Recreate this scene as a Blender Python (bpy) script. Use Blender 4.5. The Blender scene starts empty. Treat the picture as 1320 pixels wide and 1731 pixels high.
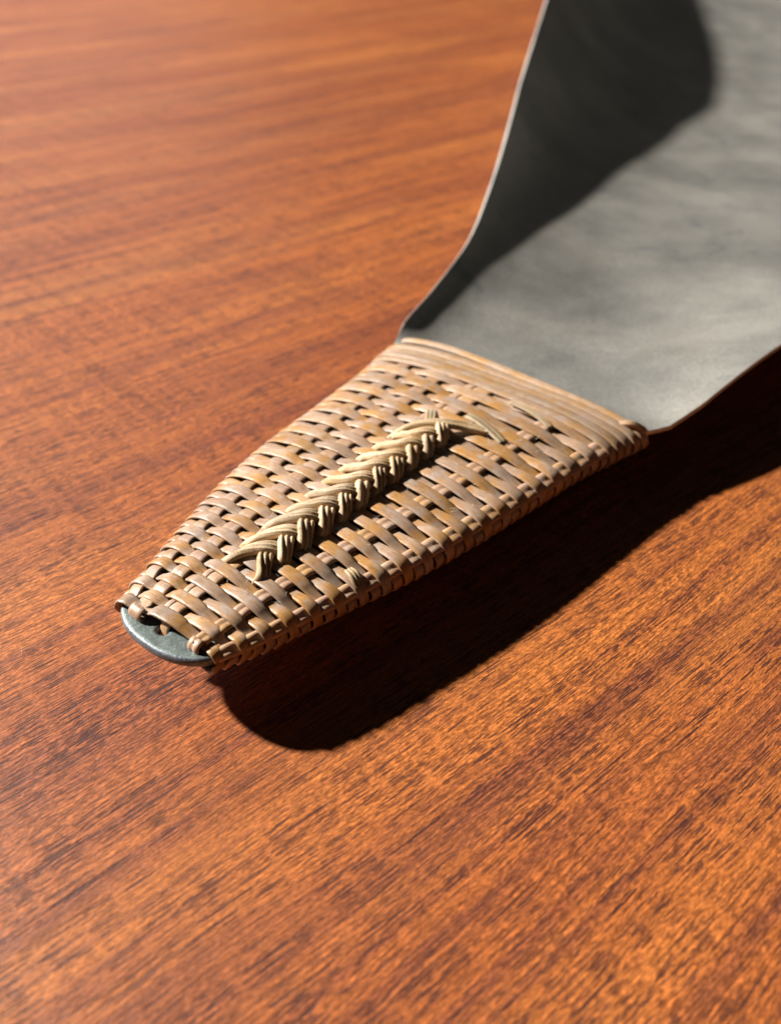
import bpy, bmesh, math, random
from mathutils import Vector, noise
from bisect import bisect_right

random.seed(7)
S = bpy.context.scene
COL = S.collection
MM = 0.001

# ------------------------------------------------------------------ camera
cam_data = bpy.data.cameras.new("camera")
cam = bpy.data.objects.new("camera", cam_data)
COL.objects.link(cam)
S.camera = cam
cam.location = (0, 0, 0.135)
cam.rotation_euler = (math.radians(90 - 36.6), 0, 0)
cam_data.sensor_fit = 'VERTICAL'
cam_data.sensor_height = 24.0
cam_data.lens = 24.0 * 1500.0 / 1731.0
cam_data.clip_start = 0.01
cam_data.clip_end = 50
cam_data.dof.use_dof = True
cam_data.dof.focus_distance = 0.180
cam_data.dof.aperture_fstop = 8.8

# ------------------------------------------------------------------ room light (indoors, sun-like beam from a window at the left)
world = bpy.data.worlds.new("World")
S.world = world
world.use_nodes = True
bg = world.node_tree.nodes["Background"]
bg.inputs[0].default_value = (1.0, 0.93, 0.86, 1)
bg.inputs[1].default_value = 0.017

SUN_DIR = Vector((1.37, -0.515, -1.0)).normalized()
lamp_d = bpy.data.lights.new("window_beam", 'SPOT')
lamp_d.energy = 2850
lamp_d.color = (1.0, 0.93, 0.84)
lamp_d.shadow_soft_size = 0.11
lamp_d.spot_size = math.radians(60)
lamp_d.spot_blend = 0.3
lamp = bpy.data.objects.new("window_beam", lamp_d)
COL.objects.link(lamp)
lamp.location = Vector((0.0, 0.22, 0.0)) - SUN_DIR * 4.5
lamp.rotation_euler = SUN_DIR.to_track_quat('-Z', 'Y').to_euler()
# the soft daylight of the window itself, left and beyond the table
win_d = bpy.data.lights.new("window_glow", 'AREA')
win_d.shape = 'RECTANGLE'
win_d.size = 1.7
win_d.size_y = 1.0
win_d.energy = 9
win_d.color = (0.82, 0.9, 1.0)
win = bpy.data.objects.new("window_glow", win_d)
COL.objects.link(win)
win.location = (-1.2, 2.6, 1.2)
win.rotation_euler = (Vector((0.05, 0.3, 0)) - win.location).to_track_quat('-Z', 'Y').to_euler()

S.view_settings.view_transform = 'Standard'
S.view_settings.look = 'None'
S.view_settings.exposure = 0.0
S.view_settings.gamma = 1.0


# ------------------------------------------------------------------ helpers
def pl(x, pts):
    """piecewise linear interpolation"""
    if x <= pts[0][0]:
        return pts[0][1]
    for (x0, y0), (x1, y1) in zip(pts, pts[1:]):
        if x <= x1:
            return y0 + (y1 - y0) * (x - x0) / (x1 - x0)
    return pts[-1][1]


def sm(x, pts):
    """smooth interpolation (Catmull-Rom through the table)"""
    if x <= pts[0][0]:
        return pts[0][1]
    if x >= pts[-1][0]:
        return pts[-1][1]
    i = 0
    while x > pts[i + 1][0]:
        i += 1
    def slope(k):
        if k == 0:
            return (pts[1][1] - pts[0][1]) / (pts[1][0] - pts[0][0])
        if k == len(pts) - 1:
            return (pts[-1][1] - pts[-2][1]) / (pts[-1][0] - pts[-2][0])
        return (pts[k + 1][1] - pts[k - 1][1]) / (pts[k + 1][0] - pts[k - 1][0])
    h = pts[i + 1][0] - pts[i][0]
    t = (x - pts[i][0]) / h
    m0, m1 = slope(i) * h, slope(i + 1) * h
    return ((2*t**3 - 3*t*t + 1) * pts[i][1] + (t**3 - 2*t*t + t) * m0
            + (-2*t**3 + 3*t*t) * pts[i + 1][1] + (t**3 - t*t) * m1)


def mesh_obj(name, verts, faces, mat, parent=None, uvs=None, smooth=True):
    me = bpy.data.meshes.new(name)
    me.from_pydata(verts, [], faces)
    if uvs is not None:
        uvl = me.uv_layers.new(name="UVMap")
        vi = [0] * len(me.loops)
        me.loops.foreach_get("vertex_index", vi)
        flat = []
        for k in vi:
            flat.extend(uvs[k])
        uvl.data.foreach_set("uv", flat)
    if smooth:
        me.polygons.foreach_set("use_smooth", [True] * len(me.polygons))
    me.materials.append(mat)
    me.update()
    o = bpy.data.objects.new(name, me)
    COL.objects.link(o)
    if parent is not None:
        o.parent = parent
    return o


# scoop frame: u runs along the handle towards the pan, n to the right, z up (millimetres)
O = Vector((0.03205, 0.22235, 0.0))
AX = Vector((0.63928, 0.76897, 0.0)).normalized()
NX = Vector((AX.y, -AX.x, 0.0))


def W(u, n, z):
    return O + AX * (u * MM) + NX * (n * MM) + Vector((0, 0, z * MM))


HW = [(-131, 9), (-128, 11.5), (-125, 14.1), (-120, 16.5), (-115, 18.5), (-100, 23.4), (-84, 28.3), (-65, 32.6), (-44, 35.6), (-24, 38.4), (-5, 42.3), (5, 44.6)]
HC = [(-130, 5.8), (-115, 4.9), (-100, 3.6), (-84, 2.5), (-65, 1.7), (-44, 1.2), (-20, 0.5), (5, 0.0)]


def half_w(u): return sm(u, HW)
def mid_n(u): return sm(u, HC)
def mid_z(u): return 11.4 + 2.0 * max(-u, 0) / 115.0
def crown(u): return pl(u, [(-125, 0.9), (-90, 1.7), (-20, 2.4), (5, 1.4)])
def core_k(u): return pl(u, [(-125, 2.2), (-112, 3.1), (-10, 3.4), (5, 2.9)])


def surf(u, t, side, off):
    """point on the wrapped handle: t in -1..1 across, side +1 top / -1 underside, off mm outwards"""


def loop_points(u, shrink=2.0, m=2.5, N=360):
    """cross-section loop (list of (n, z, t, top)) starting at the left edge and running over the top; shrink = room for the weave"""
    w, k, c, z0, cr = half_w(u) - shrink, core_k(u), mid_n(u), mid_z(u), crown(u)
    out = []
    for i in range(N):
        th = math.pi - 2 * math.pi * i / N
        ct, st = math.cos(th), math.sin(th)
        x = math.copysign(abs(ct) ** (2 / m), ct)
        y = math.copysign(abs(st) ** (2 / m), st)
        n = c + w * x
        z = z0 + k * y + cr * (1 - x * x)
        out.append((n, z, x, st))
    return out


def strip(name, pts, nrm, widths, thick, mat, parent, profile=None, closed=False, s0=0.0, taper=False):
    """a ribbon of cane along pts (world metres); nrm = outward directions; widths in mm"""
    prof = profile or PROF
    n = len(pts)
    m = len(prof)
    verts, uvs, faces = [], [], []
    s = s0
    for i in range(n):
        a = pts[(i - 1) % n] if (closed or i > 0) else pts[i]
        b = pts[(i + 1) % n] if (closed or i < n - 1) else pts[i]
        T = (b - a)
        if T.length < 1e-9:
            T = Vector((1, 0, 0))
        T.normalize()
        B = T.cross(nrm[i])
        if B.length < 1e-6:
            B = Vector((0, 1, 0))
        B.normalize()
        Nn = B.cross(T)
        if i > 0:
            s += (pts[i] - pts[i - 1]).length
        wd = widths[i] if hasattr(widths, '__len__') else widths
        th = thick[i] if hasattr(thick, '__len__') else thick
        for (x, y) in prof:
            verts.append(pts[i] + B * (x * wd * MM) + Nn * (y * th * MM))
            uvs.append((s * 1000.0 * 0.1, x * wd * 0.1))     # uv in centimetres
    rng = n if closed else n - 1
    for i in range(rng):
        j = (i + 1) % n
        for k in range(m):
            l = (k + 1) % m
            faces.append((i*m + k, i*m + l, j*m + l, j*m + k))
    if not closed:
        faces.append(tuple(range(m - 1, -1, -1)))
        faces.append(tuple((n - 1) * m + k for k in range(m)))
    return mesh_obj(name, verts, faces, mat, parent, uvs)


PROF = [(-0.5, -0.1), (-0.492, 0.22), (-0.445, 0.385), (-0.25, 0.475), (0, 0.5), (0.25, 0.475), (0.445, 0.385), (0.492, 0.22), (0.5, -0.1), (0.4, -0.42), (-0.4, -0.42)]


def ribbed(k, depth=0.35):
    """profile with k rounded ribs side by side"""
    out = []
    for r in range(k):
        x0 = -0.5 + r / k
        for q in range(5):
            f = (q + 0.5) / 5
            out.append((x0 + f / k, 0.5 - depth * abs(2 * f - 1) ** 2.6 - (0.25 * (abs(x0 + f / k) * 2) ** 4)))
    out += [(0.5, -0.2), (0.38, -0.5), (-0.38, -0.5), (-0.5, -0.2)]
    return out


# ------------------------------------------------------------------ materials
def new_mat(name):
    m = bpy.data.materials.new(name)
    m.use_nodes = True
    nt = m.node_tree
    return m, nt, nt.nodes["Principled BSDF"]


def nd(nt, t, **kw):
    n = nt.nodes.new(t)
    for k, v in kw.items():
        if k.startswith('i_'):
            key = k[2:]
            n.inputs[int(key) if key.isdigit() else key.replace('_', ' ')].default_value = v
        else:
            setattr(n, k, v)
    return n


def mapping(nt, src, scale, loc=(0, 0, 0), rot=(0, 0, 0)):
    n = nd(nt, 'ShaderNodeMapping')
    n.inputs['Scale'].default_value = scale
    n.inputs['Location'].default_value = loc
    n.inputs['Rotation'].default_value = rot
    nt.links.new(src, n.inputs['Vector'])
    return n.outputs[0]


def noise_n(nt, vec, scale, detail=3, rough=0.5, dist=0.0):
    n = nd(nt, 'ShaderNodeTexNoise')
    n.inputs['Scale'].default_value = scale
    n.inputs['Detail'].default_value = detail
    n.inputs['Roughness'].default_value = rough
    n.inputs['Distortion'].default_value = dist
    nt.links.new(vec, n.inputs['Vector'])
    return n.outputs['Fac']


def ramp(nt, fac, stops, interp='LINEAR'):
    r = nd(nt, 'ShaderNodeValToRGB')
    r.color_ramp.interpolation = interp
    els = r.color_ramp.elements
    while len(els) < len(stops):
        els.new(0.5)
    for e, (p, c) in zip(els, stops):
        e.position = p
        e.color = c if len(c) == 4 else (*c, 1)
    nt.links.new(fac, r.inputs[0])
    return r.outputs['Color']


def mix(nt, fac, a, b, mode='MIX'):
    m = nd(nt, 'ShaderNodeMix', data_type='RGBA', blend_type=mode)
    for sock, v in ((m.inputs[0], fac), (m.inputs[6], a), (m.inputs[7], b)):
        if isinstance(v, (int, float)):
            sock.default_value = v
        elif isinstance(v, tuple):
            sock.default_value = (*v, 1) if len(v) == 3 else v
        else:
            nt.links.new(v, sock)
    return m.outputs[2]


def mth(nt, op, a, b=0.0, clamp=False):
    m = nd(nt, 'ShaderNodeMath', operation=op, use_clamp=clamp)
    for i, v in enumerate((a, b)):
        if isinstance(v, (int, float)):
            m.inputs[i].default_value = v
        else:
            nt.links.new(v, m.inputs[i])
    return m.outputs[0]


def bump(nt, h, strength, dist, normal=None):
    b = nd(nt, 'ShaderNodeBump')
    b.inputs['Strength'].default_value = strength
    b.inputs['Distance'].default_value = dist
    nt.links.new(h, b.inputs['Height'])
    if normal is not None:
        nt.links.new(normal, b.inputs['Normal'])
    return b.outputs[0]


def wood_material():
    m, nt, bs = new_mat("oiled_teak")
    tc = nd(nt, 'ShaderNodeTexCoord')
    # object x runs along the grain (the table is turned); add gentle waviness
    warp = nd(nt, 'ShaderNodeTexNoise')
    warp.inputs['Scale'].default_value = 14.0
    warp.inputs['Detail'].default_value = 2
    nt.links.new(mapping(nt, tc.outputs['Object'], (0.45, 1.0, 1.0)), warp.inputs['Vector'])
    wv = nd(nt, 'ShaderNodeVectorMath', operation='MULTIPLY_ADD')
    nt.links.new(warp.outputs['Color'], wv.inputs[0])
    wv.inputs[1].default_value = (0.0, 0.012, 0.0)
    nt.links.new(tc.outputs['Object'], wv.inputs[2])
    V = wv.outputs[0]
    # broad colour zones
    zones = noise_n(nt, mapping(nt, V, (1.0, 8.0, 1.0)), 3.0, 3, 0.5)
    base = ramp(nt, zones, [(0.30, (0.285, 0.080, 0.021)), (0.50, (0.365, 0.114, 0.028)), (0.70, (0.445, 0.160, 0.038))])
    # darker figure bands a few mm wide
    bands = noise_n(nt, mapping(nt, V, (4.0, 130.0, 1.0)), 1.4, 4, 0.6, 0.15)
    bfac = ramp(nt, bands, [(0.50, (0, 0, 0)), (0.62, (1, 1, 1))])
    base = mix(nt, mth(nt, 'MULTIPLY', bfac, 0.50), base, (0.125, 0.034, 0.024))
    wide = noise_n(nt, mapping(nt, V, (2.2, 42.0, 1.0), loc=(2.3, 7.7, 0)), 1.0, 3, 0.55)
    wf = ramp(nt, wide, [(0.47, (0, 0, 0)), (0.66, (1, 1, 1))])
    base = mix(nt, mth(nt, 'MULTIPLY', wf, 0.5), base, (0.150, 0.042, 0.024))
    # fibre: fine long streaks
    fib = noise_n(nt, mapping(nt, V, (35.0, 1900.0, 1.0)), 1.0, 4, 0.65)
    fcol = ramp(nt, fib, [(0.34, (0.52, 0.46, 0.45)), (0.5, (0.97, 0.95, 0.95)), (0.66, (1.4, 1.35, 1.25))])
    base = mix(nt, 0.8, base, fcol, 'MULTIPLY')
    # short curly flecks (interlocked grain)
    fl = noise_n(nt, mapping(nt, V, (460.0, 1900.0, 1.0), rot=(0, 0, 0.14)), 1.0, 2, 0.55, 0.4)
    flc = ramp(nt, fl, [(0.38, (0.46, 0.40, 0.42)), (0.50, (0.95, 0.95, 0.95)), (0.62, (1.5, 1.42, 1.3))])
    zf = noise_n(nt, mapping(nt, V, (14.0, 40.0, 1.0), loc=(3, 1, 0)), 1.0, 2)
    zff = ramp(nt, zf, [(0.35, (0.15, 0.15, 0.15)), (0.65, (0.85, 0.85, 0.85))])
    base = mix(nt, zff, base, mix(nt, 1.0, base, flc, 'MULTIPLY'))
    # fine sparkle: pale glints and dark specks painted into the wood colour
    gr = noise_n(nt, mapping(nt, V, (1100.0, 3000.0, 1.0), rot=(0, 0, 0.3)), 1.0, 2, 0.6)
    grc = ramp(nt, gr, [(0.36, (0.62, 0.57, 0.56)), (0.52, (1, 1, 1)), (0.66, (1.4, 1.36, 1.28))])
    base = mix(nt, 0.75, base, grc, 'MULTIPLY')
    # open pores: short dark dashes
    def pores(sx, sy, r0, keep, seed):
        vo = nd(nt, 'ShaderNodeTexVoronoi', voronoi_dimensions='2D', feature='F1')
        vo.inputs['Scale'].default_value = 1.0
        jag = noise_n(nt, mapping(nt, V, (900.0, 900.0, 1.0)), 1.0, 1)
        va = nd(nt, 'ShaderNodeVectorMath', operation='ADD')
        nt.links.new(mapping(nt, V, (sx, sy, 1.0), loc=(seed, seed * 3, 0)), va.inputs[0])
        jm = nd(nt, 'ShaderNodeCombineXYZ')
        nt.links.new(mth(nt, 'MULTIPLY', jag, 0.45), jm.inputs[1])
        nt.links.new(mth(nt, 'MULTIPLY', jag, 0.25), jm.inputs[0])
        nt.links.new(jm.outputs[0], va.inputs[1])
        nt.links.new(va.outputs[0], vo.inputs['Vector'])
        sep = nd(nt, 'ShaderNodeSeparateColor')
        nt.links.new(vo.outputs['Color'], sep.inputs[0])
        rad = mth(nt, 'MULTIPLY', mth(nt, 'ADD', sep.outputs[1], 0.35), r0)
        ins = mth(nt, 'MULTIPLY', mth(nt, 'SUBTRACT', rad, vo.outputs['Distance']), 9.0, True)
        kp = mth(nt, 'GREATER_THAN', sep.outputs[0], 1.0 - keep)
        return mth(nt, 'MULTIPLY', ins, kp)
    dens = noise_n(nt, mapping(nt, V, (18.0, 150.0, 1.0), loc=(9, 4, 0)), 1.0, 3, 0.6)
    dfac = ramp(nt, dens, [(0.38, (0.35, 0.35, 0.35)), (0.56, (1, 1, 1))])
    p1 = pores(130.0, 2300.0, 0.36, 0.42, 1.3)
    p2 = pores(60.0, 1700.0, 0.32, 0.28, 5.1)
    p3 = pores(300.0, 3200.0, 0.40, 0.5, 8.7)
    pmax = mth(nt, 'MAXIMUM', mth(nt, 'MAXIMUM', p1, p2), mth(nt, 'MULTIPLY', p3, 0.8))
    pm = mth(nt, 'MULTIPLY', pmax, dfac)
    base = mix(nt, mth(nt, 'MULTIPLY', pm, 0.9), base, (0.036, 0.013, 0.014))
    nt.links.new(base, bs.inputs['Base Color'])
    h = mth(nt, 'SUBTRACT', mth(nt, 'ADD', mth(nt, 'MULTIPLY', fl, 0.85), mth(nt, 'MULTIPLY', fib, 0.5)), mth(nt, 'MULTIPLY', pm, 0.9))
    nt.links.new(bump(nt, h, 0.55, 0.00022), bs.inputs['Normal'])
    rg = mth(nt, 'ADD', mth(nt, 'MULTIPLY', fl, 0.16), 0.40)
    nt.links.new(rg, bs.inputs['Roughness'])
    bs.inputs['Specular IOR Level'].default_value = 0.36
    return m


def cane_material(name, pale, honey, dark, honey_bias=0.5, rough=0.42, dust=0.35, fuzzy=0.0):
    m, nt, bs = new_mat(name)
    uv = nd(nt, 'ShaderNodeUVMap')
    oi = nd(nt, 'ShaderNodeObjectInfo')
    off = nd(nt, 'ShaderNodeVectorMath', operation='MULTIPLY_ADD')
    cmb = nd(nt, 'ShaderNodeCombineXYZ')
    for i in range(3):
        nt.links.new(oi.outputs['Random'], cmb.inputs[i])
    nt.links.new(cmb.outputs[0], off.inputs[0])
    off.inputs[1].default_value = (61.0, 37.0, 23.0)
    nt.links.new(uv.outputs[0], off.inputs[2])
    V = off.outputs[0]
    patch = noise_n(nt, mapping(nt, V, (1.25, 0.8, 1)), 1.0, 2, 0.45)
    pf = ramp(nt, patch, [(honey_bias - 0.09, (0, 0, 0)), (honey_bias + 0.09, (1, 1, 1))])
    base = mix(nt, pf, pale, honey)
    fine = noise_n(nt, mapping(nt, V, (4.0, 38.0, 1)), 1.0, 3, 0.6)
    fc = ramp(nt, fine, [(0.32, (0.55, 0.49, 0.43)), (0.50, (1, 1, 1)), (0.72, (1.2, 1.17, 1.1))])
    base = mix(nt, 0.75, base, fc, 'MULTIPLY')
    spots = noise_n(nt, mapping(nt, V, (9.0, 11.0, 1), loc=(4, 4, 0)), 1.0, 3, 0.65)
    sf = ramp(nt, spots, [(0.62, (0, 0, 0)), (0.74, (1, 1, 1))])
    base = mix(nt, mth(nt, 'MULTIPLY', sf, 0.6), base, dark)
    # grey dust lying in the hollows between strands
    tc = nd(nt, 'ShaderNodeTexCoord')
    dn = noise_n(nt, mapping(nt, tc.outputs['Object'], (1, 1, 1)), 260.0, 4, 0.7)
    df = ramp(nt, dn, [(0.50, (0, 0, 0)), (0.66, (1, 1, 1))])
    base = mix(nt, mth(nt, 'MULTIPLY', df, dust), base, (0.42, 0.38, 0.36))
    tone = mth(nt, 'ADD', mth(nt, 'MULTIPLY', oi.outputs['Random'], 0.36), 0.73)
    tn = nd(nt, 'ShaderNodeCombineColor')
    for i in range(3):
        nt.links.new(tone, tn.inputs[i])
    base = mix(nt, 1.0, base, tn.outputs[0], 'MULTIPLY')
    nt.links.new(base, bs.inputs['Base Color'])
    cross = noise_n(nt, mapping(nt, V, (95.0, 7.0, 1)), 1.0, 2, 0.5)
    lng = noise_n(nt, mapping(nt, V, (2.0, 55.0, 1)), 1.0, 2, 0.6)
    h = mth(nt, 'ADD', mth(nt, 'MULTIPLY', cross, 0.55 + fuzzy), mth(nt, 'MULTIPLY', lng, 0.8))
    nt.links.new(bump(nt, h, 0.5, 0.00012 + 0.0001 * fuzzy), bs.inputs['Normal'])
    rr = mth(nt, 'ADD', mth(nt, 'MULTIPLY', df, 0.25), rough)
    nt.links.new(rr, bs.inputs['Roughness'])
    bs.inputs['Specular IOR Level'].default_value = 0.62
    return m


def pan_material():
    m, nt, bs = new_mat("patinated_metal")
    tc = nd(nt, 'ShaderNodeTexCoord')
    V = tc.outputs['Object']
    a = noise_n(nt, V, 26.0, 5, 0.6, 0.0)
    base = ramp(nt, a, [(0.28, (0.47, 0.475, 0.45)), (0.5, (0.56, 0.555, 0.52)), (0.72, (0.64, 0.63, 0.585))])
    b = noise_n(nt, mapping(nt, V, (1, 1, 1), loc=(3, 3, 3)), 60.0, 4, 0.6, 0.8)
    bf = ramp(nt, b, [(0.60, (0, 0, 0)), (0.70, (1, 1, 1))])
    base = mix(nt, mth(nt, 'MULTIPLY', bf, 0.4), base, (0.19, 0.27, 0.31))
    c = noise_n(nt, mapping(nt, V, (1, 1, 1), loc=(8, 3, 1)), 35.0, 3, 0.5)
    cf = ramp(nt, c, [(0.56, (0, 0, 0)), (0.72, (1, 1, 1))])
    base = mix(nt, mth(nt, 'MULTIPLY', cf, 0.22), base, (0.60, 0.53, 0.46))
    g = noise_n(nt, V, 900.0, 2, 0.6)
    gf = ramp(nt, g, [(0.35, (0.86, 0.86, 0.86)), (0.7, (1.1, 1.1, 1.1))])
    base = mix(nt, 1.0, base, gf, 'MULTIPLY')
    nt.links.new(base, bs.inputs['Base Color'])
    bs.inputs['Metallic'].default_value = 0.86
    rr = mth(nt, 'ADD', mth(nt, 'MULTIPLY', a, 0.25), 0.38)
    nt.links.new(rr, bs.inputs['Roughness'])
    scr = noise_n(nt, mapping(nt, V, (60.0, 1400.0, 1.0), rot=(0, 0, -0.7)), 1.0, 2, 0.6)
    hb = mth(nt, 'ADD', b, mth(nt, 'MULTIPLY', scr, 0.35))
    nt.links.new(bump(nt, hb, 0.16, 0.0003), bs.inputs['Normal'])
    return m


def tip_material(name, c0, c1, metallic, rough, speck):
    m, nt, bs = new_mat(name)
    tc = nd(nt, 'ShaderNodeTexCoord')
    a = noise_n(nt, tc.outputs['Object'], 420.0, 5, 0.7)
    base = ramp(nt, a, [(0.35, c0), (0.62, c1)])
    s = noise_n(nt, tc.outputs['Object'], 1900.0, 2, 0.5)
    sf = ramp(nt, s, [(0.58, (0, 0, 0)), (0.66, (1, 1, 1))])
    base = mix(nt, mth(nt, 'MULTIPLY', sf, speck), base, (0.55, 0.68, 0.66))
    nt.links.new(base, bs.inputs['Base Color'])
    bs.inputs['Metallic'].default_value = metallic
    bs.inputs['Roughness'].default_value = rough
    nt.links.new(bump(nt, mth(nt, 'ADD', a, s), 0.5, 0.00012), bs.inputs['Normal'])
    return m


M_WOOD = wood_material()
M_WEFT = cane_material("cane_weft", (0.42, 0.285, 0.20), (0.46, 0.245, 0.085), (0.20, 0.10, 0.05), 0.53, 0.30, 0.5)
M_WARP = cane_material("cane_warp", (0.43, 0.275, 0.19), (0.46, 0.27, 0.12), (0.22, 0.12, 0.06), 0.52)
M_BAND = cane_material("cane_band", (0.44, 0.30, 0.20), (0.45, 0.26, 0.11), (0.24, 0.13, 0.07), 0.56, 0.4)
M_BRAID = cane_material("cane_braid", (0.62, 0.46, 0.285), (0.53, 0.36, 0.18), (0.20, 0.12, 0.06), 0.56, 0.45, 0.15, 0.9)
M_STRAW = cane_material("cane_straw", (0.38, 0.30, 0.19), (0.38, 0.27, 0.14), (0.18, 0.12, 0.06), 0.55, 0.5, 0.2, 0.3)
M_PAN = pan_material()
M_TIP = tip_material("tip_patina", (0.10, 0.125, 0.12), (0.19, 0.235, 0.23), 0.35, 0.42, 0.22)
M_RIM = tip_material("tip_worn_rim", (0.09, 0.10, 0.115), (0.17, 0.20, 0.23), 0.6, 0.48, 0.15)
M_CORE = tip_material("core_metal", (0.035, 0.033, 0.032), (0.07, 0.066, 0.065), 0.3, 0.6, 0.1)
m_l, nt_l, bs_l = new_mat("lint")
bs_l.inputs['Base Color'].default_value = (0.8, 0.78, 0.74, 1)
bs_l.inputs['Roughness'].default_value = 0.6

# ------------------------------------------------------------------ table
GRAIN_AZ = math.radians(49)     # grain direction measured from straight ahead, towards the right
tw, th_ = 2.6, 0.03
tv = [(-tw, -tw, -th_), (tw, -tw, -th_), (tw, tw, -th_), (-tw, tw, -th_), (-tw, -tw, 0), (tw, -tw, 0), (tw, tw, 0), (-tw, tw, 0)]
tf = [(3, 2, 1, 0), (4, 5, 6, 7), (0, 1, 5, 4), (1, 2, 6, 5), (2, 3, 7, 6), (3, 0, 4, 7)]
table = mesh_obj("wooden_table", tv, tf, M_WOOD, None, None, False)
table.rotation_euler = (0, 0, math.pi / 2 - GRAIN_AZ)
table.location = (0.1, 0.5, 0)
table['label'] = "reddish brown teak table top with dark open grain under the wicker handled scoop"
table['category'] = "table"

# ------------------------------------------------------------------ the scoop
scoop = bpy.data.objects.new("metal_scoop", None)
COL.objects.link(scoop)
scoop.location = (0, 0, 0)
scoop['label'] = "grey metal scoop with a woven cane wrapped handle and a braided cane ridge"
scoop['category'] = "scoop"

# --- pan: bent sheet, open channel with curled up sides
PC = [(-8, 0.2), (0, 0), (30, -2), (66, -4.5), (127, -8), (203, -13), (330, -20), (800, -50)]
PW = [(-8, 37), (0, 40.4), (5, 42.0), (10, 43.6), (30, 46.5), (66, 55.3), (100, 69), (127, 81), (173, 102.5), (203, 116.5), (236, 131), (295, 157), (330, 172), (500, 256), (820, 395)]
PR = [(-8, 13.4), (0, 14.4), (4, 15.6), (9, 17.0), (15, 18.2), (30, 20.5), (66, 25.0), (127, 35), (173, 42), (203, 48), (236, 56), (295, 70), (330, 80), (400, 92), (500, 104), (820, 128)]
PF = [(-8, 14.3), (0, 13.6), (6, 11.4), (14, 9.4), (30, 9.4), (60, 9.6), (90, 9.6), (130, 9.6), (200, 7.6), (300, 6.5), (500, 12), (820, 30)]
PA = [(-8, 0), (0, 0.4), (8, 2.0), (16, 4.2), (30, 7.2), (66, 11.6), (100, 14), (130, 14), (173, 12), (236, 10), (330, 8), (820, 4)]


def pan_pt(u, x):
    w, zr, zf, a = sm(u, PW), sm(u, PR), sm(u, PF), sm(u, PA)
    cr = crown(0) * max(0.0, 1 - max(u, 0) / 13.0) * (1 - x * x) * 0.8
    p = sm(u, [(0, 7.0), (50, 8.5), (110, 8.5), (173, 6.0), (240, 4.4), (320, 3.8), (400, 3.4)])
    if x > 0:
        zr -= pl(u, [(0, 0), (10, 3.2), (30, 4.2), (70, 4.4), (120, 0)])
        w += pl(u, [(0, 0.4), (8, 2.2), (24, 4.4), (45, 4.0), (70, 3.4), (110, 0)])
    return (sm(u, PC) + w * x, zf + a * x * x + (zr - zf - a) * abs(x) ** p + cr)


def build_pan():
    us = [-8 + 3 * i for i in range(20)] + [52 + 6 * i for i in range(30)] + [232 + 14 * i for i in range(42)]
    NX_ = 96
    xs = [math.sin(math.pi * (i / NX_ - 0.5)) * 0.45 + (2 * i / NX_ - 1) * 0.55 for i in range(NX_ + 1)]
    TH = 1.05
    grid = [[Vector((u, *pan_pt(u, x))) for x in xs] for u in us]
    nr, nc = len(us), len(xs)
    top, bot = [], []
    for i in range(nr):
        for j in range(nc):
            du = grid[min(i + 1, nr - 1)][j] - grid[max(i - 1, 0)][j]
            dn = grid[i][min(j + 1, nc - 1)] - grid[i][max(j - 1, 0)]
            nn = du.cross(dn)
            nn.normalize()
            if nn.z < 0:
                nn = -nn
            g = grid[i][j]
            q = g - nn * TH
            top.append(W(*g))
            bot.append(W(*q))
    verts = top + bot
    K = nr * nc
    faces = []
    for i in range(nr - 1):
        for j in range(nc - 1):
            a, b, c, d = i*nc + j, i*nc + j + 1, (i + 1)*nc + j + 1, (i + 1)*nc + j
            faces.append((a, d, c, b))
            faces.append((K + a, K + b, K + c, K + d))
    for i in range(nr - 1):
        a, d = i*nc, (i + 1)*nc
        faces.append((a, K + a, K + d, d))
        a, d = i*nc + nc - 1, (i + 1)*nc + nc - 1
        faces.append((a, d, K + d, K + a))
    for j in range(nc - 1):
        a, b = j, j + 1
        faces.append((a, b, K + b, K + a))
        a, b = (nr - 1)*nc + j, (nr - 1)*nc + j + 1
        faces.append((b, a, K + a, K + b))
    o = mesh_obj("pan", verts, faces, M_PAN, scoop)
    mod = o.modifiers.new("edges", 'EDGE_SPLIT')
    mod.split_angle = math.radians(40)
    return o


build_pan()


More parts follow.
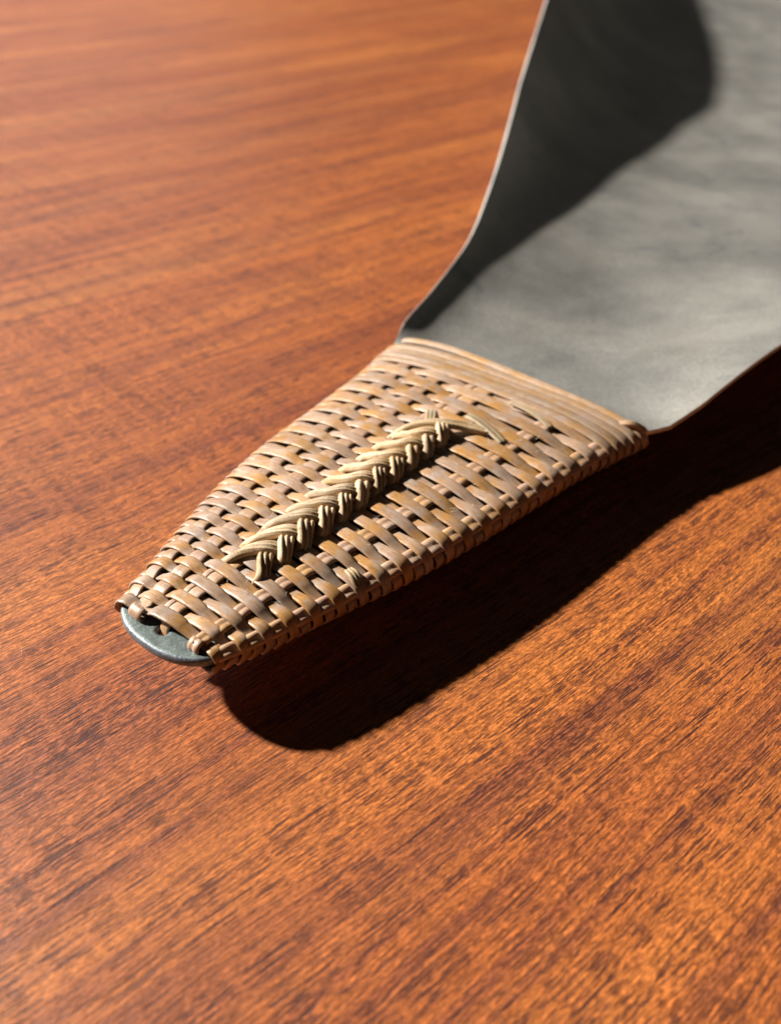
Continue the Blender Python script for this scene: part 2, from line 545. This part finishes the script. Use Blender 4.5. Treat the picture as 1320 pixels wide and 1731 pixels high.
# --- tip plate: flat metal tongue with bevelled edge and a keyhole, sticking out of the weave
def build_tip():
    z_top, z_bot = 15.7, 13.5
    out = []
    tip_u, cn = -129.6, 5.3
    # outline: half round end then along the handle
    R = 13.25
    NA = 40
    for k in range(NA + 1):
        ph = math.pi * (k / NA)          # from the left side round the end to the right
        out.append((-119.5 - (abs(math.sin(ph)) ** 0.9) * 9.0, cn - R * (1 if math.cos(ph) > 0 else -1) * abs(math.cos(ph)) ** 0.86))
    right = [(u, mid_n(u) + min(half_w(u) - 3.6, 15.2 + (u + 119.5) * 0.3)) for u in (-112, -104, -96)]
    left = [(u, mid_n(u) - min(half_w(u) - 3.6, 15.2 + (u + 119.5) * 0.3)) for u in (-96, -104, -112)]
    out = out + right + left
    hole = []
    for k in range(20):
        ph = 2 * math.pi * k / 20
        hole.append((-125.0 + 1.8 * math.sin(ph), 5.6 + 2.1 * math.cos(ph)))
    cu = bpy.data.curves.new("tip_outline", 'CURVE')
    cu.dimensions = '2D'
    cu.fill_mode = 'BOTH'
    for pts in (out, hole):
        sp = cu.splines.new('POLY')
        sp.points.add(len(pts) - 1)
        for i, (u, n) in enumerate(pts):
            sp.points[i].co = (u, n, 0, 1)
        sp.use_cyclic_u = True
    cu.extrude = 0.2
    cu.bevel_depth = 0.95
    cu.bevel_resolution = 3
    tmp = bpy.data.objects.new("tip_outline", cu)
    COL.objects.link(tmp)
    dg = bpy.context.evaluated_depsgraph_get()
    me = bpy.data.meshes.new_from_object(tmp.evaluated_get(dg))
    bpy.data.objects.remove(tmp)
    zmid = (z_top + z_bot) / 2
    me.materials.clear()
    me.materials.append(M_TIP)
    me.materials.append(M_RIM)
    for p in me.polygons:
        p.material_index = 0 if abs(p.normal.z) > 0.97 else 1
        p.use_smooth = abs(p.normal.z) < 0.97
    for v in me.vertices:
        # curve bevel grows outwards; pull the outline in and lift into place
        co = v.co.copy()
        v.co = W(co.x, co.y, zmid + co.z + 0.012 * (-co.x - 120))
    me.update()
    me.name = "tip_plate"
    o = bpy.data.objects.new("tip_plate", me)
    COL.objects.link(o)
    o.parent = scoop
    o['label'] = "grey green rounded metal end with a worn edge and a small hole"


build_tip()


# --- core under the weave
def build_core():
    us = [-118 + 4 * i for i in range(31)]
    NL = 64
    verts, faces = [], []
    for u in us:
        lp = loop_points(u, 2.4, 2.9, NL)
        for (n, z, x, st) in lp:
            verts.append(W(u, n, z))
    for i in range(len(us) - 1):
        for k in range(NL):
            l = (k + 1) % NL
            faces.append((i*NL + k, (i + 1)*NL + k, (i + 1)*NL + l, i*NL + l))
    faces.append(tuple(range(NL)))
    faces.append(tuple((len(us) - 1)*NL + k for k in range(NL - 1, -1, -1)))
    mesh_obj("handle_core", verts, faces, M_CORE, scoop)


build_core()

# --- weave
WARPS = [  # t position(u), width(u), ribs
    dict(t=[(-124, -0.74), (-112, -0.68), (-85, -0.62), (-65, -0.60), (-26, -0.64), (0, -0.66)], w=[(-124, 3.2), (-60, 4.2), (0, 4.6)], ribs=1),
    dict(t=[(-124, -0.42), (-112, -0.36), (-65, -0.31), (-34, -0.33), (0, -0.34)], w=[(-124, 3.4), (-60, 4.3), (0, 4.6)], ribs=1),
    dict(t=[(-124, -0.03), (-100, 0.0), (-20, -0.01), (0, 0.0)], w=[(-124, 4.4), (-90, 5.4), (-40, 7.4), (0, 8.4)], ribs=1),
    dict(t=[(-124, 0.60), (-116, 0.55), (-110, 0.52), (-70, 0.55), (0, 0.56)], w=[(-124, 3.0), (-60, 4.2), (0, 4.6)], ribs=2),
    dict(t=[(-124, 0.84), (-110, 0.86), (-70, 0.87), (-30, 0.90), (0, 0.90)], w=[(-124, 2.8), (-60, 4.4), (0, 5.0)], ribs=2),
]
rows = []
u_ = -123.4
while u_ < -12.8:
    rows.append(u_)
    u_ += pl(u_, [(-120, 2.55), (-65, 3.0), (-20, 3.55)])
NROW = len(rows)
BAND = [-10.6, -7.5, -4.4, -1.3, 4.0]
T_W = 0.74


def weave_sign(r, j):
    """+1: weft r passes over warp j"""
    return 1 if (r + j) % 2 == 0 else -1


def weft_loop(u_of, offs, wid_of, name, mat, thick=T_W, npts=120, parent=scoop):
    lp = []
    N = 480
    base = loop_points(u_of(0), 2.4, 2.9, N)
    # outward normals in the cross-section
    P2 = [(b[0], b[1]) for b in base]
    res = []
    for i in range(N):
        a, b = P2[i - 1], P2[(i + 1) % N]
        tx, tz = b[0] - a[0], b[1] - a[1]
        l = math.hypot(tx, tz) or 1
        nx, nz = -tz / l, tx / l          # running left -> over the top -> right: outward is up
        res.append((P2[i][0], P2[i][1], nx, nz, base[i][2], base[i][3]))
    # arc length resample
    cum = [0]
    for i in range(N):
        a, b = P2[i], P2[(i + 1) % N]
        cum.append(cum[-1] + math.hypot(b[0] - a[0], b[1] - a[1]))
    L = cum[-1]
    pts, nrm, wd = [], [], []
    # finer on top than underneath
    half = L / 2
    ss = [half * 1.06 * k / 100 - half * 0.03 for k in range(100)] + [half * 1.03 + (half * 0.94) * (k + 0.5) / 22 for k in range(22)]
    for s in ss:
        s = s % L
        i = min(bisect_right(cum, s) - 1, N - 1)
        f = (s - cum[i]) / max(cum[i + 1] - cum[i], 1e-9)
        A, B = res[i], res[(i + 1) % N]
        n, z, nx, nz, x, st = [A[q] + (B[q] - A[q]) * f for q in range(6)]
        l = math.hypot(nx, nz) or 1
        nx, nz = nx / l, nz / l
        top = st > 0
        o = offs(x) if top else offs(math.copysign(1, x)) * max(0, 1 - (1 - abs(x)) * 6)
        du = u_of(x if top else 0.0)
        pts.append(W(du, n + nx * o, z + nz * o))
        nrm.append((NX * nx + Vector((0, 0, nz))))
        wd.append(wid_of(x, top))
    return strip(name, pts, nrm, wd, thick, mat, parent, None, True, random.random() * 0.05)


def warp_t(j, u): return min(max(pl(u, WARPS[j]['t']) * half_w(u) / (half_w(u) - 2.4), -0.96), 0.96)


for r, u in enumerate(rows):
    pitch = pl(u, [(-120, 2.55), (-65, 3.0), (-20, 3.55)])
    knots = [(-1.0, 0.0)]
    for j in range(5):
        t = warp_t(j, u)
        sg = weave_sign(r, j) * (0.72 if j == 4 else 1.0)
        if j == 2:
            hw_ = 0.30 * pl(u, WARPS[2]['w']) / half_w(u)
            knots += [(t - hw_, sg), (t + hw_, sg)]
        elif sg < 0:
            hw_ = 0.42 * pl(u, WARPS[j]['w']) / half_w(u)
            knots += [(t - hw_, sg), (min(t + hw_ * 1.15, 0.985), sg)]
        else:
            knots.append((t, sg))
    knots.append((1.0, 0.0))
    jit = random.uniform(-0.10, 0.10)
    ph, am = random.uniform(0, 6.28), random.uniform(0.04, 0.16)
    sk = random.uniform(-0.12, 0.12)

    def f_t(x, knots=knots):
        for (a, ya), (b, yb) in zip(knots, knots[1:]):
            if x <= b:
                q = (x - a) / max(b - a, 1e-6)
                q = 0.5 - 0.5 * math.cos(math.pi * min(max(q, 0), 1))
                return ya + (yb - ya) * q
        return 0.0
    hj = random.uniform(-0.06, 0.08)

    def offs(x, f_t=f_t, hj=hj):
        v = f_t(x)
        if v > 0:
            v = v ** 0.75
        return 1.12 + hj + 0.62 * v

    last = (r == 0)
    wscale = random.uniform(0.97, 1.06) * (1.15 if last else 1.0)

    def wid(x, top, f_t=f_t, pitch=pitch, ws=wscale):
        if not top:
            return pitch * 0.96
        return pitch * ws * (0.97 + 0.15 * f_t(x))

    def uof(x, r=r, u=u, jit=jit, ph=ph, am=am, sk=sk):
        return u + jit + am * math.sin(3.1 * x + ph) + (sk + max(0.0, 1.3 - 0.25 * r)) * x
    weft_loop(uof, offs, wid, "weft_strand", M_WEFT)

# closing band: strands wrapped side by side over everything
for i, u in enumerate(BAND):
    a0 = random.uniform(-0.25, 0.25)
    ph = random.uniform(0, 6.28)
    def uof(x, u=u, a0=a0, ph=ph, i=i):
        far = 2.5 * min(1, max(0, (x + 0.55) / 1.1)) if i == 4 else 0.0
        return u + a0 * x * 0.8 + 0.16 * math.sin(2.5 * x + ph) - far
    def offs(x, i=i, ph=ph):
        return 1.75 + 0.12 * math.sin(5 * x + ph) - 0.5 * abs(x) ** 6 + (0.15 if i in (1, 3) else 0)
    def wid(x, top, i=i):
        return 2.95 if i < 4 else 2.8
    weft_loop(uof, offs, wid, "band_strand", M_BAND, 1.0)


def surf_pt(u, t, off):
    """top surface point at fraction t across, offset outward; returns point and normal"""
    w, k, c, z0, cr = half_w(u) - 2.4, core_k(u), mid_n(u), mid_z(u), crown(u)
    m = 2.9
    t = max(min(t, 0.995), -0.995)
    def zz(x):
        y = (1 - abs(x) ** m) ** (1 / m)
        return z0 + k * y + cr * (1 - x * x)
    e = 0.004
    n, z = c + w * t, zz(t)
    dz = (zz(min(t + e, 0.999)) - zz(max(t - e, -0.999))) / (w * (min(t + e, 0.999) - max(t - e, -0.999)))
    l = math.hypot(1, dz)
    nx, nz = -dz / l, 1 / l
    return (u, n + nx * off, z + nz * off), NX * nx + Vector((0, 0, nz))


def n_to_t(u, n):
    return (n - mid_n(u)) / (half_w(u) - 2.4)


for j, wp in enumerate(WARPS):
    subs = [(0.0, 1.0)] if j != 2 else [(-0.34, 0.30), (0.17, 0.62)]
    for (shift, frac) in subs:
        pts, nrm, wd = [], [], []
        # list of stations: 4 per row
        us = []
        for r in range(NROW - 1):
            for q in range(4):
                us.append((r + q / 4, rows[r] + (rows[r + 1] - rows[r]) * q / 4))
        us.append((NROW - 1, rows[-1]))
        for q in range(1, 5):
            us.append((NROW - 1 + q, rows[-1] + 3.5 * q))
        folds_over = weave_sign(0, j) < 0
        if folds_over:
            # turned down over the outermost strand and back underneath
            for k in range(9):
                ph = math.pi * (1.0 - k / 8) * 0.95
                uu = rows[0] - 0.4 + 1.3 * warp_t(j, rows[0]) - 2.0 * math.sin(ph)
                off = 1.12 + 0.15 + (-1.05 + 1.35 * (-math.cos(ph)))
                t = warp_t(j, rows[0])
                wv = pl(rows[0], wp['w'])
                P, N_ = surf_pt(rows[0], t + shift * wv / half_w(rows[0]), 0)
                n0, z0 = P[1], P[2]
                pts.append(W(uu, n0, z0 + off + 0.1))
                nrm.append((AX * (-math.sin(ph)) + Vector((0, 0, -math.cos(ph)))).normalized())
                wd.append(wv * frac * 1.02)
        elif j == 2 and shift > 0:
            # middle strand dives into the hole of the metal tip
            for (uu, dz, f) in ((-124.9, -4.2, 0.55), (-124.6, -3.0, 0.7), (-124.3, -1.6, 0.8), (-123.9, -0.2, 0.9)):
                P, N_ = surf_pt(rows[0], 0.0, 0.4)
                pts.append(W(uu, 5.5 + (0.3 if f > .8 else 0), P[2] + dz))
                nrm.append((Vector((0, 0, 0.5)) - AX).normalized())
                wd.append(2.3)
        for (rf, uu) in us:
            r0 = int(math.floor(rf))
            fr = rf - r0
            if rf > NROW - 1:
                o = 0.75
            else:
                sa = -weave_sign(r0, j)
                sb = -weave_sign(min(r0 + 1, NROW - 1), j)
                q = 0.5 - 0.5 * math.cos(math.pi * fr)
                o = 1.15 + 0.30 * (sa + (sb - sa) * q)
            if folds_over and rf < 1:
                o = 1.12 + 0.34
            wv = pl(uu, wp['w'])
            t = warp_t(j, uu) + shift * wv / half_w(uu)
            P, N_ = surf_pt(uu, t, o)
            pts.append(W(*P))
            nrm.append(N_)
            wd.append(wv * frac)
        prof = PROF if wp['ribs'] == 1 else ribbed(wp['ribs'], 0.35)
        strip("warp_strand", pts, nrm, wd, 0.75, M_WARP, scoop, prof, False, random.random())


# --- braided ridge: two sets of arms meeting in a herringbone
def bez(ps, n):
    """smooth curve through control points (Catmull-Rom)"""
    out = []
    P = [ps[0]] + list(ps) + [ps[-1]]
    seg = len(ps) - 1
    for i in range(n):
        x = i / (n - 1) * seg
        k = min(int(x), seg - 1)
        t = x - k
        p0, p1, p2, p3 = P[k], P[k + 1], P[k + 2], P[k + 3]
        out.append(tuple(0.5 * ((2 * p1[q]) + (-p0[q] + p2[q]) * t + (2*p0[q] - 5*p1[q] + 4*p2[q] - p3[q]) * t * t
                                + (-p0[q] + 3*p1[q] - 3*p2[q] + p3[q]) * t ** 3) for q in range(len(p1))))
    return out


def surface_z(u, n):
    P, _ = surf_pt(u, max(min(n_to_t(u, n), 0.98), -0.98), 0)
    return P[2]


def arm(name, ctrl, width, thick, mat, ribs, n=22, tip=0.75, depth=0.4):
    """ctrl: list of (u, n, height above weave base, lean) -- lean tips the outward normal across"""
    c = bez(ctrl, n)
    pts, nrm, wd, th = [], [], [], []
    for i, (u, nn, h, lean) in enumerate(c):
        pts.append(W(u, nn, surface_z(u, nn) + h))
        nrm.append((NX * math.sin(lean) + Vector((0, 0, math.cos(lean)))).normalized())
        e = min(i, n - 1 - i) / (n * 0.2)
        f = tip + (1 - tip) * min(1, e)
        wd.append(width * f)
        th.append(thick)
    return strip(name, pts, nrm, wd, th, mat, scoop, ribbed(ribs, depth), False, random.random())


NARM = 11
for i in range(NARM):
    f = i / (NARM - 1)
    us = -102.3 + 62.3 * f                   # where the two arms cross on the ridge
    ns = 8.8 - 2.3 * f + random.uniform(-0.2, 0.2)
    hh = 3.45 + random.uniform(-0.2, 0.2)
    lw = min(1.0, 0.78 + 0.11 * i)
    if i < NARM - 1:
        # left arm: sweeps up from the left surface, over the ridge, ends under the right arm
        g = min(1.0, 2 * f)
        st = 6.7 + 2.1 * g
        arm("braid_strand", [(us - 3.5 + 2.0 * g, ns - st - 0.2, 0.3, -1.0), (us - 2.2 + 1.6 * g, ns - st + 1.2, 2.1 * lw, -1.0), (us + 0.8, ns - 4.0, 3.3 * lw, -0.5), (us + 3.6, ns - 1.3, (hh + 0.5) * lw, -0.1), (us + 5.6, ns + 0.8, (hh - 0.5) * lw, 0.4), (us + 7.0, ns + 2.2, 1.4, 0.8)],
            random.uniform(3.3, 3.7), 1.9, M_BRAID, 3, 28, 0.86, 0.55)
    # right arm: comes out from under the left arm and drops to the right surface
    arm("braid_strand", [(us + 4.4, ns - 2.4, 1.2, -0.4), (us + 3.0, ns - 0.9, (hh - 1.6) * lw, -0.1), (us + 1.3, ns + 0.7, (hh + 0.6) * lw, 0.3), (us - 0.8, ns + 2.4, 2.8 * lw, 0.95), (us - 2.4, ns + 3.4, 1.5, 1.35), (us - 3.2, ns + 2.6, 0.4, 2.0)],
        random.uniform(3.2, 3.8), 1.6, M_BRAID, random.choice((3, 3, 2)), 28, 0.97, 0.45)
# last strand runs on over the end of the ridge and tucks in to the right
arm("braid_strand", [(-48.5, -1.9, 1.4, -0.5), (-43.5, 0.4, 3.6, -0.6), (-38.0, 5.0, 4.0, 0.0), (-33.0, 10.5, 2.9, 0.35), (-30.5, 15.5, 1.9, 0.1)], 3.2, 1.5, M_BRAID, 2, 28, 0.5)

# loose cane ends lying on the weave
for ctrl, w_, rb in (
        ([(-28.2, 7.2, 2.6, 0), (-28.6, 10, 3.0, 0), (-29.6, 15, 2.6, 0.1), (-31.2, 20.4, 1.9, 0.1)], 2.8, 2),
        ([(-30.2, -2.6, 1.5, 0), (-32.6, -0.9, 2.2, 0), (-36.6, 1.8, 2.4, 0)], 3.0, 3),
        ([(-14.6, 11.2, 2.4, 0), (-14.9, 16, 2.7, 0), (-15.6, 21, 2.5, 0), (-16.6, 25, 1.9, 0.1)], 1.9, 3),
        ([(-90.5, 22.4, 1.6, 0.2), (-91.0, 24.4, 2.3, 0.4), (-91.8, 26.6, 1.5, 0.9), (-92.2, 27.4, -0.2, 1.3)], 2.7, 3)):
    arm("cane_end", ctrl, w_, 0.75, M_STRAW, rb, 16, 0.8)

# the knotted end where the last band strand is tied off, at the right corner of the wrap
arm("knot", [(-0.5, 35.5, 1.5, 0.4), (0.8, 38.5, 2.9, 0.6), (2.6, 41.0, 2.3, 1.0), (3.2, 42.0, 0.8, 1.3), (3.0, 41.6, -1.2, 1.5)], 1.9, 1.3, M_BAND, 2, 18, 0.9)

# --- lint: stray fibres caught on the cane (far too many and fine to count)
lv, lf = [], []
for q in range(90):
    u = random.uniform(-112, -8)
    t = random.uniform(-0.85, 0.85)
    P, N_ = surf_pt(u, t, 1.9)
    c = Vector(W(*P)) + Vector((0, 0, 0.0001))
    ang = random.uniform(0, 6.28)
    L = random.uniform(0.5, 1.9) * MM
    d = AX * math.cos(ang) + NX * math.sin(ang) + Vector((0, 0, random.uniform(0, 0.7)))
    bend = NX * random.uniform(-0.5, 0.5) + Vector((0, 0, random.uniform(-0.2, 0.5)))
    rr = 0.035 * MM
    ring = []
    for k in range(4):
        f = k / 3
        p = c + d * (L * f) + bend * (L * f * f)
        b0 = len(lv)
        for h in range(3):
            an = h * 2.094
            lv.append(p + NX * (rr * math.cos(an)) + Vector((0, 0, rr * math.sin(an))))
        ring.append(b0)
    for a, b in zip(ring, ring[1:]):
        for h in range(3):
            g = (h + 1) % 3
            lf.append((a + h, a + g, b + g, b + h))
lint = mesh_obj("lint", lv, lf, m_l, scoop)
lint['kind'] = "stuff"

# specks and fibres of lint on the table
lv, lf = [], []
for q in range(22):
    c = Vector((random.uniform(-0.11, 0.0), random.uniform(0.06, 0.2), 0.00012))
    ang = random.uniform(0, 6.28)
    L = random.choice((0.25, 0.3, 0.5, 0.9)) * MM
    d = Vector((math.cos(ang), math.sin(ang), random.uniform(0, 0.25)))
    sd = Vector((-math.sin(ang), math.cos(ang), 0)) * 0.045 * MM
    bend = Vector((-math.sin(ang), math.cos(ang), 0)) * random.uniform(-0.5, 0.5)
    prev = None
    for k in range(4):
        f = k / 3
        p = c + d * (L * f) + bend * (L * f * f)
        b0 = len(lv)
        lv += [p + sd, p - sd, p + Vector((0, 0, 0.00007))]
        if prev is not None:
            for h in range(3):
                g = (h + 1) % 3
                lf.append((prev + h, prev + g, b0 + g, b0 + h))
        prev = b0
tl = mesh_obj("table_lint", lv, lf, m_l, None)
tl['kind'] = "stuff"
tl['label'] = "tiny pale specks and fibres of lint lying on the table top"
